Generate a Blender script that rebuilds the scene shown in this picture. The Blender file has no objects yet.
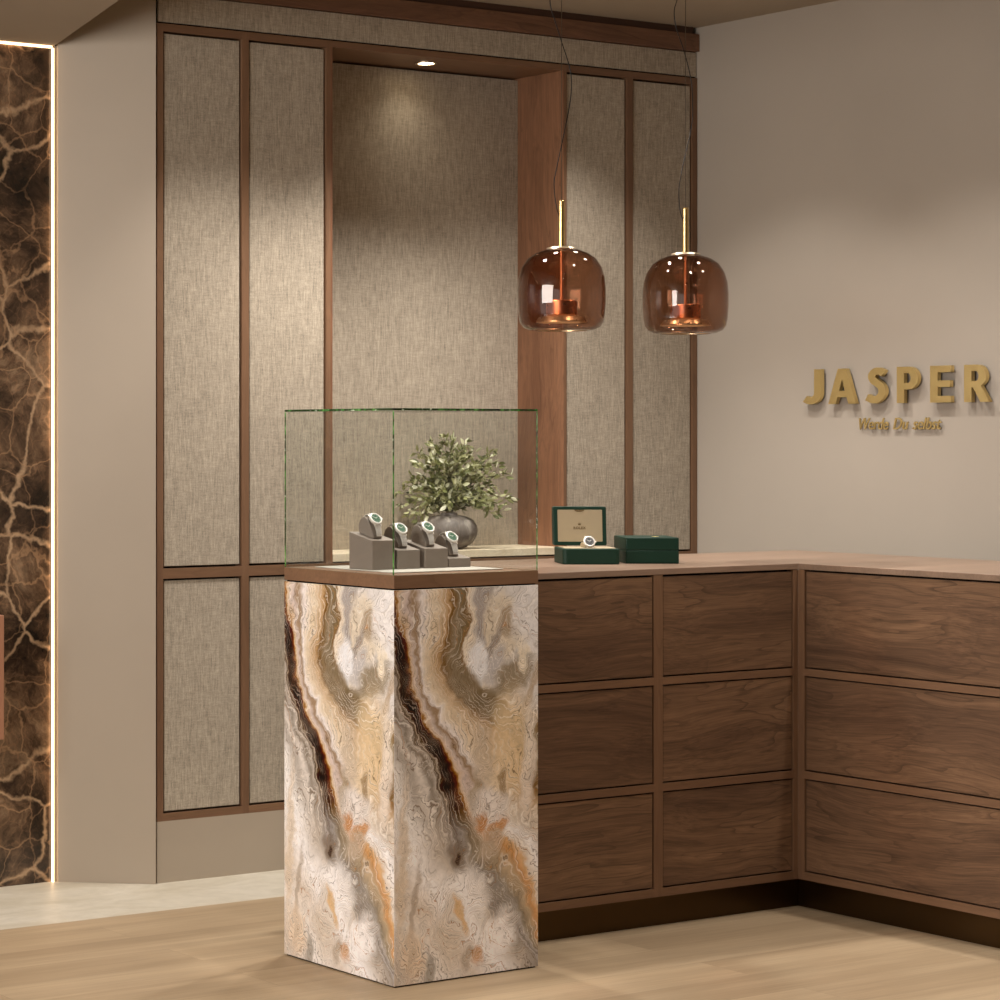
import bpy, bmesh, math, random
from mathutils import Vector, Matrix

# ------------------------------------------------------------------ camera, world, lights, exposure
S = bpy.context.scene
C = S.collection
AL, F_PX, HY, CXP, CAMZ = 0.5491, 2480.6, 435.87, 111.0, 1.5
cam_d = bpy.data.cameras.new('camera')
cam = bpy.data.objects.new('camera', cam_d); C.objects.link(cam)
cam.location = (0, 0, CAMZ)
cam.rotation_euler = (math.pi/2, 0, -AL)
cam_d.sensor_fit = 'HORIZONTAL'; cam_d.sensor_width = 36.0
cam_d.lens = 36.0*F_PX/1000.0
cam_d.shift_x = (500-CXP)/1000.0
cam_d.shift_y = -(500-HY)/1000.0
cam_d.clip_end = 60
S.camera = cam

S.view_settings.view_transform = 'Standard'
S.view_settings.look = 'None'
S.view_settings.gamma = 1
S.view_settings.use_curve_mapping = False
S.view_settings.exposure = 0.16
S.cycles.use_denoising = True
S.cycles.max_bounces = 12
S.cycles.transparent_max_bounces = 32
S.cycles.caustics_reflective = False
S.cycles.caustics_refractive = False

W = bpy.data.worlds.new('world'); S.world = W; W.use_nodes = True
bg = W.node_tree.nodes['Background']
bg.inputs['Color'].default_value = (1.0, 0.965, 0.93, 1)
bg.inputs['Strength'].default_value = 1.0

def aim(o, tgt):
    o.rotation_euler = (Vector(tgt)-o.location).to_track_quat('-Z', 'Y').to_euler()

def spot(loc, tgt, power, size=96, blend=0.45, col=(1, .95, .89), rad=0.04):
    d = bpy.data.lights.new('spot_lamp', 'SPOT')
    d.energy = power; d.spot_size = math.radians(size); d.spot_blend = blend
    d.color = col; d.shadow_soft_size = rad
    o = bpy.data.objects.new('spot_lamp', d); C.objects.link(o); o.location = loc; aim(o, tgt)
    return o

def area(loc, tgt, power, sx, sy, col=(1, .95, .9)):
    d = bpy.data.lights.new('area_lamp', 'AREA'); d.shape = 'RECTANGLE'
    d.size = sx; d.size_y = sy; d.energy = power; d.color = col
    o = bpy.data.objects.new('area_lamp', d); C.objects.link(o); o.location = loc; aim(o, tgt)
    return o

CEIL = 3.08
# downlights washing the cabinet front, the right wall, and the shop floor
WASH = [(4.74, 6.26, 82), (5.50, 6.36, 118), (6.14, 6.42, 50), (6.14, 5.60, 44), (6.14, 4.75, 46), (6.14, 3.9, 46)]
for x, y, p in WASH:
    spot((x, y, CEIL-.03), (x, y, 0), p, 103, .6)
FLOORSP = [(3.0, 6.0, 60), (2.6, 4.4, 60), (4.2, 4.2, 60), (5.3, 4.9, 40), (1.2, 5.2, 60), (2.2, 2.4, 50), (4.6, 2.4, 50)]
for x, y, p in FLOORSP:
    spot((x, y, CEIL-.03), (x, y, 0), p*.8, 110, .7)
area((0.8, 5.0, 2.5), (5.6, 5.4, 0.8), 160, 2.4, 1.8)  # soft fill added to brighten the left-facing sides, no fixture behind it
spot((4.40, 5.52, CEIL-.03), (4.43, 5.6, 1.1), 150, 26, .6)      # added spot over the glass case, brightens the sloped block tops

# ------------------------------------------------------------------ node helper
class NT:
    def __init__(s, name, alpha=False):
        s.m = bpy.data.materials.new(name); s.m.use_nodes = True
        s.t = s.m.node_tree; s.t.nodes.clear()
        s.out = s.t.nodes.new('ShaderNodeOutputMaterial')
    def n(s, typ, **kw):
        nd = s.t.nodes.new(typ)
        for k, v in kw.items(): setattr(nd, k, v)
        return nd
    def put(s, sock, v):
        if isinstance(v, bpy.types.NodeSocket): s.t.links.new(v, sock)
        else: sock.default_value = v
    def m_(s, op, a, b=0.0, c=None, clamp=False):
        nd = s.n('ShaderNodeMath', operation=op, use_clamp=clamp)
        s.put(nd.inputs[0], a); s.put(nd.inputs[1], b)
        if c is not None: s.put(nd.inputs[2], c)
        return nd.outputs[0]
    def v_(s, op, a, b=(0, 0, 0)):
        nd = s.n('ShaderNodeVectorMath', operation=op)
        s.put(nd.inputs[0], a); s.put(nd.inputs[1], b)
        return nd.outputs[0]
    def scale(s, a, k):
        nd = s.n('ShaderNodeVectorMath', operation='SCALE'); s.put(nd.inputs[0], a); s.put(nd.inputs['Scale'], k)
        return nd.outputs[0]
    def noise(s, vec, scale=5, detail=3, rough=.5, dist=0.0, w=None):
        nd = s.n('ShaderNodeTexNoise')
        if w is not None:
            nd.noise_dimensions = '4D'; s.put(nd.inputs['W'], w)
        s.put(nd.inputs['Vector'], vec); s.put(nd.inputs['Scale'], scale)
        nd.inputs['Detail'].default_value = detail; nd.inputs['Roughness'].default_value = rough
        nd.inputs['Distortion'].default_value = dist
        return nd
    def mapr(s, v, a, b, c=0.0, d=1.0, smooth=False):
        nd = s.n('ShaderNodeMapRange'); nd.clamp = True
        if smooth: nd.interpolation_type = 'SMOOTHSTEP'
        s.put(nd.inputs[0], v); s.put(nd.inputs[1], a); s.put(nd.inputs[2], b); s.put(nd.inputs[3], c); s.put(nd.inputs[4], d)
        return nd.outputs[0]
    def mix(s, f, a, b, mode='MIX'):
        nd = s.n('ShaderNodeMix', data_type='RGBA', blend_type=mode)
        s.put(nd.inputs[0], f); s.put(nd.inputs[6], a); s.put(nd.inputs[7], b)
        return nd.outputs[2]
    def ramp(s, f, stops, interp='LINEAR'):
        nd = s.n('ShaderNodeValToRGB'); cr = nd.color_ramp; cr.interpolation = interp
        while len(cr.elements) > 1: cr.elements.remove(cr.elements[-1])
        cr.elements[0].position = stops[0][0]; cr.elements[0].color = stops[0][1]
        for p, c in stops[1:]:
            e = cr.elements.new(p); e.color = c
        s.put(nd.inputs[0], f)
        return nd.outputs[0]
    def xyz(s, v):
        nd = s.n('ShaderNodeSeparateXYZ'); s.put(nd.inputs[0], v); return nd.outputs
    def comb(s, x, y, z):
        nd = s.n('ShaderNodeCombineXYZ'); s.put(nd.inputs[0], x); s.put(nd.inputs[1], y); s.put(nd.inputs[2], z)
        return nd.outputs[0]
    def objc(s): return s.n('ShaderNodeTexCoord').outputs['Object']
    def uv(s): return s.n('ShaderNodeTexCoord').outputs['UV']
    def rnd(s): return s.n('ShaderNodeObjectInfo').outputs['Random']
    def mapping(s, vec, sc=(1, 1, 1), rot=(0, 0, 0), loc=(0, 0, 0)):
        nd = s.n('ShaderNodeMapping'); s.put(nd.inputs[0], vec)
        nd.inputs['Scale'].default_value = sc; nd.inputs['Rotation'].default_value = rot; nd.inputs['Location'].default_value = loc
        return nd.outputs[0]
    def bump(s, h, strength=.2, dist=.002):
        nd = s.n('ShaderNodeBump'); nd.inputs['Strength'].default_value = strength; nd.inputs['Distance'].default_value = dist
        s.put(nd.inputs['Height'], h); return nd.outputs[0]
    def bsdf(s, col, rough=.5, metal=0.0, normal=None, spec=.5, emit=None, estr=0.0):
        nd = s.n('ShaderNodeBsdfPrincipled')
        s.put(nd.inputs['Base Color'], col); s.put(nd.inputs['Roughness'], rough); s.put(nd.inputs['Metallic'], metal)
        nd.inputs['Specular IOR Level'].default_value = spec
        if normal is not None: s.put(nd.inputs['Normal'], normal)
        if emit is not None:
            s.put(nd.inputs['Emission Color'], emit); nd.inputs['Emission Strength'].default_value = estr
        s.t.links.new(nd.outputs[0], s.out.inputs[0])
        return nd
    def done(s): return s.m

def lin(c):
    c /= 255.0
    return c/12.92 if c <= .04045 else ((c+.055)/1.055)**2.4
def rgb(r, g, b): return (lin(r), lin(g), lin(b), 1.0)

def paint(name, c, rough=.6, spec=.3, var=.03):
    t = NT(name); o = t.objc()
    n = t.noise(o, 2.0, 3).outputs[0]
    k = t.mapr(n, .3, .7, 1-var, 1+var)
    col = t.mix(1.0, rgb(*c), t.comb(k, k, k), 'MULTIPLY')
    fine = t.noise(o, 220, 2).outputs[0]
    t.bsdf(col, rough, spec=spec, normal=t.bump(fine, .05, .001))
    return t.done()

def metal(name, c, rough=.25, var=.05, mt=1.0):
    t = NT(name); o = t.objc()
    n = t.noise(o, 40, 2).outputs[0]
    t.bsdf(rgb(*c), t.mapr(n, .3, .7, rough-var, rough+var), mt)
    return t.done()

def walnut(name, dark, light, axis='x', fine=1.0, rough=.45, contrast=1.0):
    t = NT(name); o = t.objc(); r = t.m_('MULTIPLY', t.rnd(), 37.0)
    def st(a, b): return {'x': (a, b, b), 'z': (b, b, a), 'y': (b, a, b)}[axis]
    wob = t.noise(t.mapping(o, st(1.3, 3.2)), 1.0, 2, .5, 0.0, w=r)
    q = t.v_('ADD', o, t.scale(t.v_('SUBTRACT', wob.outputs[1], (.5, .5, .5)), .16))
    big = t.noise(t.mapping(q, st(.9, 7)), 1.0, 3, .5, 0, w=r).outputs[0]
    rings = t.m_('FRACT', t.m_('MULTIPLY', big, 16.0))
    ring = t.mapr(rings, 0.72, 1.0, 0, 1, True)
    ring = t.m_('MULTIPLY', ring, t.mapr(t.noise(t.mapping(o, st(2, 9)), 1, 2, .5, w=r).outputs[0], .4, .6, .15, 1))
    fib = t.noise(t.mapping(q, st(7, 240)), fine, 3, .65, w=r).outputs[0]
    mid = t.noise(t.mapping(q, st(1.8, 52)), 1.0, 4, .6, w=r).outputs[0]
    base = t.mix(t.mapr(big, .35, .65), rgb(*dark), rgb(*light))
    base = t.mix(t.m_('MULTIPLY', ring, .5*contrast), base, rgb(*[v*.55 for v in dark]))
    k = t.m_('ADD', t.mapr(fib, .3, .7, 1-.28*contrast, 1+.26*contrast), t.mapr(mid, .3, .7, -.24*contrast, .24*contrast))
    col = t.mix(1.0, base, t.comb(k, k, k), 'MULTIPLY')
    t.bsdf(col, rough, spec=.35, normal=t.bump(fib, .12, .001))
    return t.done()

def linen(name, c):
    t = NT(name); o = t.objc(); r = t.m_('MULTIPLY', t.rnd(), 11.0)
    vs = t.noise(t.mapping(o, (260, 60, 22)), 1, 3, .7, w=r).outputs[0]
    hs = t.noise(t.mapping(o, (34, 60, 260)), 1, 3, .7, w=r).outputs[0]
    bl = t.noise(t.mapping(o, (4, 4, 3)), 1, 3, .5, w=r).outputs[0]
    sp = t.noise(o, 300, 2, .6).outputs[0]
    k = t.m_('ADD', t.mapr(vs, .32, .68, .70, 1.26), t.mapr(hs, .3, .7, -.16, .16))
    k = t.m_('ADD', k, t.mapr(bl, .3, .7, -.04, .04))
    k = t.m_('ADD', k, t.mapr(sp, .3, .7, -.13, .13))
    col = t.mix(1.0, rgb(*c), t.comb(k, k, k), 'MULTIPLY')
    t.bsdf(col, .9, spec=.15, normal=t.bump(t.m_('ADD', vs, hs), .25, .001))
    return t.done()

def emis(name, c, k):
    t = NT(name); e = t.n('ShaderNodeEmission'); e.inputs[0].default_value = rgb(*c); e.inputs[1].default_value = k
    t.t.links.new(e.outputs[0], t.out.inputs[0]); return t.done()

def pane_glass(name, tint, ior=1.45, edge=None):
    t = NT(name)
    tr = t.n('ShaderNodeBsdfTransparent'); gl = t.n('ShaderNodeBsdfGlossy'); gl.inputs['Roughness'].default_value = 0.0
    lw = t.n('ShaderNodeLayerWeight'); lw.inputs[0].default_value = .5
    if edge is not None:
        f = t.m_('POWER', lw.outputs['Facing'], 3.0)
        t.put(tr.inputs[0], t.mix(f, tint, edge))
    else: tr.inputs[0].default_value = tint
    r0 = ((ior-1)/(ior+1))**2                                  # Schlick, the same from both sides of the sheet
    fr = t.m_('ADD', t.m_('MULTIPLY', t.m_('POWER', lw.outputs['Facing'], 5.0), 1-r0), r0)
    mx = t.n('ShaderNodeMixShader'); t.put(mx.inputs[0], fr)
    t.t.links.new(tr.outputs[0], mx.inputs[1]); t.t.links.new(gl.outputs[0], mx.inputs[2])
    t.t.links.new(mx.outputs[0], t.out.inputs[0]); return t.done()

def edge_glass():
    t = NT('green_glass_edge'); o = t.objc()
    n = t.noise(o, 14, 3, .7).outputs[0]
    sp = t.noise(o, 60, 2, .6).outputs[0]
    col = t.ramp(n, [(.40, rgb(20, 30, 16)), (.50, rgb(46, 84, 36)), (.60, rgb(92, 158, 74)), (.72, rgb(170, 200, 150))])  # dark-to-bright green imitates refracted reflections along the edge, put into the colour
    col = t.mix(t.mapr(sp, .63, .70), col, rgb(220, 228, 205))  # pale specks are painted glints
    d = t.n('ShaderNodeBsdfPrincipled'); t.put(d.inputs['Base Color'], col); d.inputs['Roughness'].default_value = .08
    d.inputs['Transmission Weight'].default_value = 0.35
    t.t.links.new(d.outputs[0], t.out.inputs[0]); return t.done()

def floor_mat():
    t = NT('oak_floor'); o = t.objc()
    br = t.n('ShaderNodeTexBrick'); t.put(br.inputs['Vector'], o)
    br.offset = .37; br.inputs['Scale'].default_value = 1.0
    br.inputs['Brick Width'].default_value = 1.9; br.inputs['Row Height'].default_value = .19
    br.inputs['Mortar Size'].default_value = .0012; br.inputs['Mortar Smooth'].default_value = .3
    br.inputs['Color1'].default_value = (0, 0, 0, 1); br.inputs['Color2'].default_value = (1, 1, 1, 1); br.inputs['Mortar'].default_value = (.5, .5, .5, 1)
    pl = t.xyz(br.outputs['Color'])[0]
    w = t.m_('MULTIPLY', pl, 9.0)
    g1 = t.noise(t.mapping(o, (1.0, 26, 1)), 1, 4, .6, .6, w=w).outputs[0]
    g2 = t.noise(t.mapping(o, (6, 210, 1)), 1, 3, .6, w=w).outputs[0]
    g3 = t.noise(t.mapping(o, (.5, 7, 1)), 1, 3, .5, .8, w=w).outputs[0]
    base = t.mix(t.mapr(g3, .35, .65), rgb(160, 137, 108), rgb(175, 152, 122))
    k = t.m_('ADD', t.mapr(g1, .3, .7, .90, 1.07), t.mapr(g2, .3, .7, -.09, .09))
    k = t.m_('ADD', k, t.m_('MULTIPLY', t.m_('SUBTRACT', pl, .5), .10))
    k = t.m_('MULTIPLY', k, t.m_('SUBTRACT', 1.0, t.m_('MULTIPLY', br.outputs['Fac'], .22)))
    col = t.mix(1.0, base, t.comb(k, k, k), 'MULTIPLY')
    t.bsdf(col, .5, spec=.35, normal=t.bump(g2, .06, .001)); return t.done()

def cream_stone(name, a, b, sc=3.0, rough=.45):
    t = NT(name); o = t.objc()
    n = t.noise(t.mapping(o, (1, 2.2, 2.2)), sc, 6, .62, .8).outputs[0]
    n2 = t.noise(o, sc*9, 4, .6).outputs[0]
    col = t.mix(t.mapr(n, .36, .64), rgb(*a), rgb(*b))
    k = t.mapr(n2, .3, .7, .95, 1.05)
    t.bsdf(t.mix(1.0, col, t.comb(k, k, k), 'MULTIPLY'), rough, spec=.4); return t.done()

def emperador():
    t = NT('dark_brown_marble'); o = t.objc()
    wv = t.v_('SUBTRACT', t.noise(o, 3.6, 5, .6).outputs[1], (.5, .5, .5))
    p = t.v_('ADD', o, t.scale(wv, .16))
    def veins(sc, width):
        nd = t.n('ShaderNodeTexVoronoi', feature='DISTANCE_TO_EDGE'); t.put(nd.inputs['Vector'], p); nd.inputs['Scale'].default_value = sc
        return t.mapr(nd.outputs['Distance'], 0, width, 1, 0, True)
    cl = t.noise(p, 2.6, 7, .68, .5).outputs[0]
    fine = t.noise(p, 16, 5, .7, .4).outputs[0]
    base = t.ramp(cl, [(.38, rgb(34, 27, 20)), (.47, rgb(58, 44, 33)), (.54, rgb(98, 76, 57)), (.66, rgb(158, 130, 102))])
    k = t.mapr(fine, .3, .7, .62, 1.38)
    base = t.mix(1.0, base, t.comb(k, k, k), 'MULTIPLY')
    v1 = t.m_('MULTIPLY', veins(3.0, .030), t.mapr(fine, .3, .62, .45, 1.0))
    v2 = t.m_('MULTIPLY', veins(6.5, .030), t.mapr(cl, .4, .55, .25, .9))
    v3 = t.m_('MULTIPLY', veins(15, .05), t.mapr(cl, .42, .6, .0, .7))
    col = t.mix(t.m_('MULTIPLY', v1, .85), base, rgb(190, 158, 124))
    col = t.mix(t.m_('MULTIPLY', v2, .65), col, rgb(172, 136, 102))
    col = t.mix(t.m_('MULTIPLY', v3, .5), col, rgb(150, 112, 82))
    t.bsdf(col, .22, spec=.5); return t.done()

def onyx():
    """Wave-banded onyx of the pedestal: bands follow guide curves that run down the face, with agate lines along them."""
    t = NT('banded_onyx'); uv = t.uv()
    x, y, _ = t.xyz(uv)
    p0 = t.comb(x, t.m_('MULTIPLY', y, 2.1), 0.0)
    a = t.v_('SUBTRACT', t.noise(p0, 3.2, 3, .5).outputs[1], (.5, .5, .5))
    b = t.v_('SUBTRACT', t.noise(p0, 9, 3, .55).outputs[1], (.5, .5, .5))
    c = t.v_('SUBTRACT', t.noise(p0, 30, 3, .6).outputs[1], (.5, .5, .5))
    wv = t.v_('ADD', t.v_('ADD', t.scale(a, .14), t.scale(b, .12)), t.scale(c, .020))
    p = t.v_('ADD', p0, wv)
    u, v2, _ = t.xyz(p)
    v = t.m_('SUBTRACT', 1.0, t.m_('DIVIDE', v2, 2.1))          # 0 at the top edge, 1 at the floor
    ys = [590, 620, 650, 680, 710, 740, 770, 800, 830, 860, 890, 920, 960, 985]
    G = [
     [-.13, -.10, -.055, -.01, .05, .12, .235, .305, .36, .40, .53, .70, .90, 1.0],
     [-.06, -.03, .025, .065, .13, .215, .33, .40, .455, .50, .65, .80, .96, 1.05],
     [.03, .06, .10, .115, .19, .30, .44, .49, .58, .82, .93, .99, 1.05, 1.1],
     [.28, .27, .24, .235, .36, .50, .60, .68, .80, 1.0, 1.1, 1.15, 1.2, 1.25],
     [.37, .375, .365, .35, .52, .82, .92, 1.0, 1.1, 1.2, 1.3, 1.35, 1.4, 1.45],
     [.49, .51, .48, .56, .80, 1.1, 1.2, 1.3, 1.4, 1.5, 1.6, 1.65, 1.7, 1.75],
    ]
    gs = []
    for g in G:
        fc = t.n('ShaderNodeFloatCurve'); cu = fc.mapping.curves[0]
        pts = [((yy-588)/398.0, (gg+.3)/2.2) for yy, gg in zip(ys, g)]
        cu.points[0].location = (0.0, pts[0][1]); cu.points[1].location = (1.0, pts[-1][1])
        for q in pts[1:-1]: cu.points.new(*q)
        fc.mapping.use_clip = False; fc.mapping.update()
        t.put(fc.inputs['Value'], v)
        gs.append(t.m_('SUBTRACT', t.m_('MULTIPLY', fc.outputs[0], 2.2), .3))
    left = t.m_('MULTIPLY', t.m_('SUBTRACT', gs[0], u), 2.6, clamp=False)
    left = t.m_('MAXIMUM', left, 0.0)
    s = t.m_('MULTIPLY', left, -1.0)
    for i in range(5):
        d = t.m_('DIVIDE', t.m_('SUBTRACT', u, gs[i]), t.m_('SUBTRACT', gs[i+1], gs[i]), clamp=True)
        s = t.m_('ADD', s, d)
    rgt = t.m_('MAXIMUM', t.m_('MULTIPLY', t.m_('SUBTRACT', u, gs[5]), 3.0), 0.0)
    s = t.m_('ADD', s, rgt)                                       # -2.6 .. 7
    f = t.m_('DIVIDE', t.m_('ADD', s, 3.0), 10.0)
    st = [(-2.4, (206, 190, 172)), (-2.0, (226, 218, 208)), (-1.55, (204, 190, 174)), (-1.45, (228, 220, 212)), (-.62, (230, 224, 216)),
          (-.40, (172, 162, 150)), (-.25, (212, 202, 190)), (-.12, (138, 128, 116)), (.05, (186, 176, 164)), (.18, (122, 110, 98)), (.34, (104, 92, 78)), (.44, (168, 156, 140)), (.54, (92, 78, 62)), (.7, (72, 54, 38)),
          (.98, (50, 31, 19)), (1.35, (66, 42, 25)), (1.66, (98, 64, 36)), (1.88, (160, 120, 76)), (2.0, (202, 178, 150)),
          (2.2, (198, 182, 172)), (2.42, (150, 126, 100)), (2.62, (222, 212, 204)), (2.8, (216, 202, 184)), (3.05, (210, 192, 166)),
          (3.8, (180, 150, 116)), (3.98, (122, 96, 66)), (4.3, (142, 128, 108)), (4.6, (124, 112, 92)),
          (4.88, (134, 110, 82)), (5.02, (220, 206, 184)), (5.3, (196, 188, 180)), (6.6, (216, 210, 202))]
    col = t.ramp(f, [((k+3)/10, rgb(*c_)) for k, c_ in st])
    low = t.mapr(v, .50, .68, 0, 1, True)
    st2 = [(-2.4, (204, 190, 174)), (-1.8, (226, 218, 208)), (-1.2, (210, 196, 180)), (-.7, (236, 230, 224)), (-.2, (190, 178, 164)), (.1, (148, 138, 128)),
           (.35, (182, 174, 166)), (.6, (132, 124, 116)), (.9, (170, 162, 154)), (1.2, (142, 130, 112)), (1.6, (176, 156, 130)), (1.86, (194, 148, 104)), (2.0, (204, 170, 132)),
           (2.15, (214, 202, 188)), (2.6, (228, 222, 216)), (3.3, (190, 178, 164)), (4.0, (210, 196, 178)), (7, (210, 196, 178))]
    col = t.mix(low, col, t.ramp(f, [((k+3)/10, rgb(*c_)) for k, c_ in st2]))
    # clouds, pockets and eyes laid over the bands; their outlines join the field that the agate lines follow
    field = s
    def blob(cu_, cv_, ru, rv, col_, amt, ang=0.0, soft=.5, lift=1.0):
        nonlocal col, field
        q = t.v_('SUBTRACT', p, (cu_, (1-cv_)*2.1, 0))
        if ang: q = t.mapping(q, (1, 1, 1), (0, 0, ang))
        q = t.mapping(q, (1/ru, 1/(rv*2.1), 1))
        ln = t.n('ShaderNodeVectorMath', operation='LENGTH'); t.put(ln.inputs[0], q)
        soft = min(.42, soft*.75)
        fct = t.mapr(ln.outputs['Value'], 1.0-soft, 1.0+soft, amt, 0, True)
        col = t.mix(fct, col, rgb(*col_))
        field = t.m_('ADD', field, t.m_('MULTIPLY', t.mapr(ln.outputs['Value'], 0, 1.7, 1, 0, True), lift))
    blob(.62, .05, .07, .12, (150, 143, 138), .85, .1, .35)
    blob(.74, .10, .14, .085, (206, 192, 170), .9, 0, .25)
    blob(.79, .085, .085, .036, (158, 141, 120), .85, 0, .35)
    blob(.66, .165, .032, .085, (124, 116, 112), .8, .45, .6)
    blob(.58, .19, .07, .05, (224, 221, 218), .95, 0, .4)
    blob(.71, .19, .035, .05, (176, 170, 166), .8, .4, .5)
    blob(.50, .26, .17, .045, (136, 122, 102), .9, .75, .5)
    blob(.63, .285, .10, .035, (120, 106, 86), .85, .2, .5)
    blob(.82, .235, .15, .045, (138, 124, 102), .9, -.75, .5)
    blob(.88, .17, .035, .06, (222, 208, 184), .9, 0, .4)
    blob(.97, .25, .03, .10, (170, 150, 126), .8, .25, .6)
    blob(.96, .06, .12, .10, (214, 208, 202), .9, .2, .4)
    blob(.82, .40, .16, .12, (214, 190, 154), .8, .1, .7)
    blob(.93, .46, .05, .14, (222, 210, 196), .7, .1, .7)
    blob(.60, .46, .055, .12, (186, 168, 146), .7, .1, .6)
    blob(.57, .55, .035, .055, (150, 134, 110), .8, 0, .6)
    blob(.73, .52, .022, .055, (138, 114, 84), .8, 0, .6)
    blob(.66, .58, .12, .055, (216, 206, 196), .9, 0, .6)
    blob(.60, .61, .045, .022, (182, 126, 76), .9, .5, .5)
    blob(.70, .625, .075, .014, (190, 136, 86), .9, -.5, .6)
    blob(.66, .665, .08, .03, (180, 162, 142), .8, -.4, .6)
    blob(.44, .69, .055, .040, (132, 120, 108), .9, 0, .5)
    blob(.44, .69, .018, .014, (66, 52, 42), .9, 0, .5)
    blob(.60, .745, .085, .045, (120, 111, 104), .95, -.5, .5)
    blob(.70, .80, .06, .06, (134, 126, 118), .9, -.3, .5)
    blob(.62, .755, .028, .032, (196, 190, 184), .8, .3, .5)
    blob(.78, .84, .05, .10, (150, 142, 132), .8, -.3, .6)
    blob(.46, .80, .20, .07, (236, 230, 224), .95, -.6, .6)
    blob(.70, .90, .14, .045, (234, 227, 220), .95, -.6, .6)
    blob(.13, .83, .022, .13, (166, 150, 132), .7, .1, .6)
    blob(.06, .70, .03, .20, (208, 188, 162), .7, .05, .6)
    blob(.12, .93, .08, .07, (216, 194, 168), .8, 0, .6)
    blob(.38, .88, .09, .09, (206, 192, 174), .7, 0, .6)
    blob(.44, .84, .025, .045, (206, 168, 116), .8, -.4, .6)
    blob(.57, .955, .035, .025, (192, 142, 96), .8, -.5, .6)
    blob(.23, .97, .035, .05, (150, 142, 130), .8, 0, .6)
    blob(.50, .96, .03, .04, (164, 146, 126), .7, 0, .6)
    # agate lines along the contours of the field, ruffled by noise
    ruf = t.noise(p0, 11, 4, .55).outputs[0]
    slow = t.noise(p0, 2.6, 3, .5).outputs[0]
    fld = t.m_('ADD', t.m_('ADD', field, t.m_('MULTIPLY', slow, 2.4)), t.m_('MULTIPLY', ruf, .40))
    def lines(freq, w, off=0.0):
        a_ = t.m_('ABSOLUTE', t.m_('SUBTRACT', t.m_('FRACT', t.m_('ADD', t.m_('MULTIPLY', fld, freq), off)), .5))
        return t.mapr(a_, 0, w, 1, 0, True)
    def mask(sc, lo_, hi_, z): return t.mapr(t.noise(t.v_('ADD', p0, (z, z, z)), sc, 3, .5).outputs[0], lo_, hi_, 0, 1)
    col = t.mix(t.m_('MULTIPLY', lines(3.1, .16, .2), t.m_('MULTIPLY', mask(4, .40, .6, 3.0), .55)), col, rgb(236, 228, 216))
    col = t.mix(t.m_('MULTIPLY', lines(5.3, .13), t.m_('MULTIPLY', mask(5, .42, .6, 7.0), .75)), col, rgb(112, 94, 76))
    col = t.mix(t.m_('MULTIPLY', lines(9.5, .16, .4), t.m_('MULTIPLY', mask(6, .45, .62, 1.0), .5)), col, rgb(154, 132, 108))
    col = t.mix(t.m_('MULTIPLY', lines(9.5, .14, .1), t.m_('MULTIPLY', mask(6, .45, .62, 1.0), .5)), col, rgb(234, 224, 208))
    col = t.mix(t.m_('MULTIPLY', lines(2.3, .035, .6), t.m_('MULTIPLY', mask(3.5, .46, .56, 5.0), .8)), col, rgb(166, 116, 66))
    col = t.mix(t.m_('MULTIPLY', lines(2.9, .028, .3), t.m_('MULTIPLY', mask(3.5, .44, .58, 9.0), .7)), col, rgb(84, 64, 48))
    grit = t.noise(p0, 60, 3, .6).outputs[0]
    k = t.m_('ADD', t.mapr(t.noise(p, 22, 5, .65).outputs[0], .3, .7, 1.04, 1.27), t.mapr(grit, .3, .7, -.05, .05))
    col = t.mix(1.0, col, t.comb(t.m_('MULTIPLY', k, .985), k, t.m_('MULTIPLY', k, 1.045)), 'MULTIPLY')
    bc = t.n('ShaderNodeBrightContrast'); t.put(bc.inputs[0], col); bc.inputs[1].default_value = .0; bc.inputs[2].default_value = .16
    t.bsdf(bc.outputs[0], .3, spec=.4); return t.done()

def stone_vase():
    t = NT('grey_stoneware'); o = t.objc()
    n = t.noise(t.mapping(o, (30, 30, 9)), 1, 4, .6, .7).outputs[0]
    col = t.ramp(n, [(.35, rgb(92, 82, 76)), (.55, rgb(122, 112, 104)), (.68, rgb(160, 150, 140))])
    t.bsdf(col, .6, normal=t.bump(n, .3, .003)); return t.done()

def leaf_mat():
    t = NT('olive_leaf'); g = t.n('ShaderNodeNewGeometry')
    r = g.outputs['Random Per Island']
    col = t.ramp(r, [(0, rgb(84, 90, 48)), (.3, rgb(124, 128, 76)), (.55, rgb(168, 168, 118)), (.8, rgb(214, 212, 172)), (1, rgb(238, 236, 210))])
    p = t.bsdf(col, .5, spec=.4)
    tl = t.n('ShaderNodeBsdfTranslucent'); t.put(tl.inputs[0], col)
    mx = t.n('ShaderNodeMixShader'); mx.inputs[0].default_value = .25
    t.t.links.new(p.outputs[0], mx.inputs[1]); t.t.links.new(tl.outputs[0], mx.inputs[2]); t.t.links.new(mx.outputs[0], t.out.inputs[0])
    return t.done()

def dial_green():
    t = NT('green_dial'); o = t.objc()
    n = t.noise(o, 160, 2).outputs[0]
    t.bsdf(t.mix(n, rgb(14, 58, 32), rgb(36, 92, 56)), .4, spec=.4); return t.done()

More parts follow.
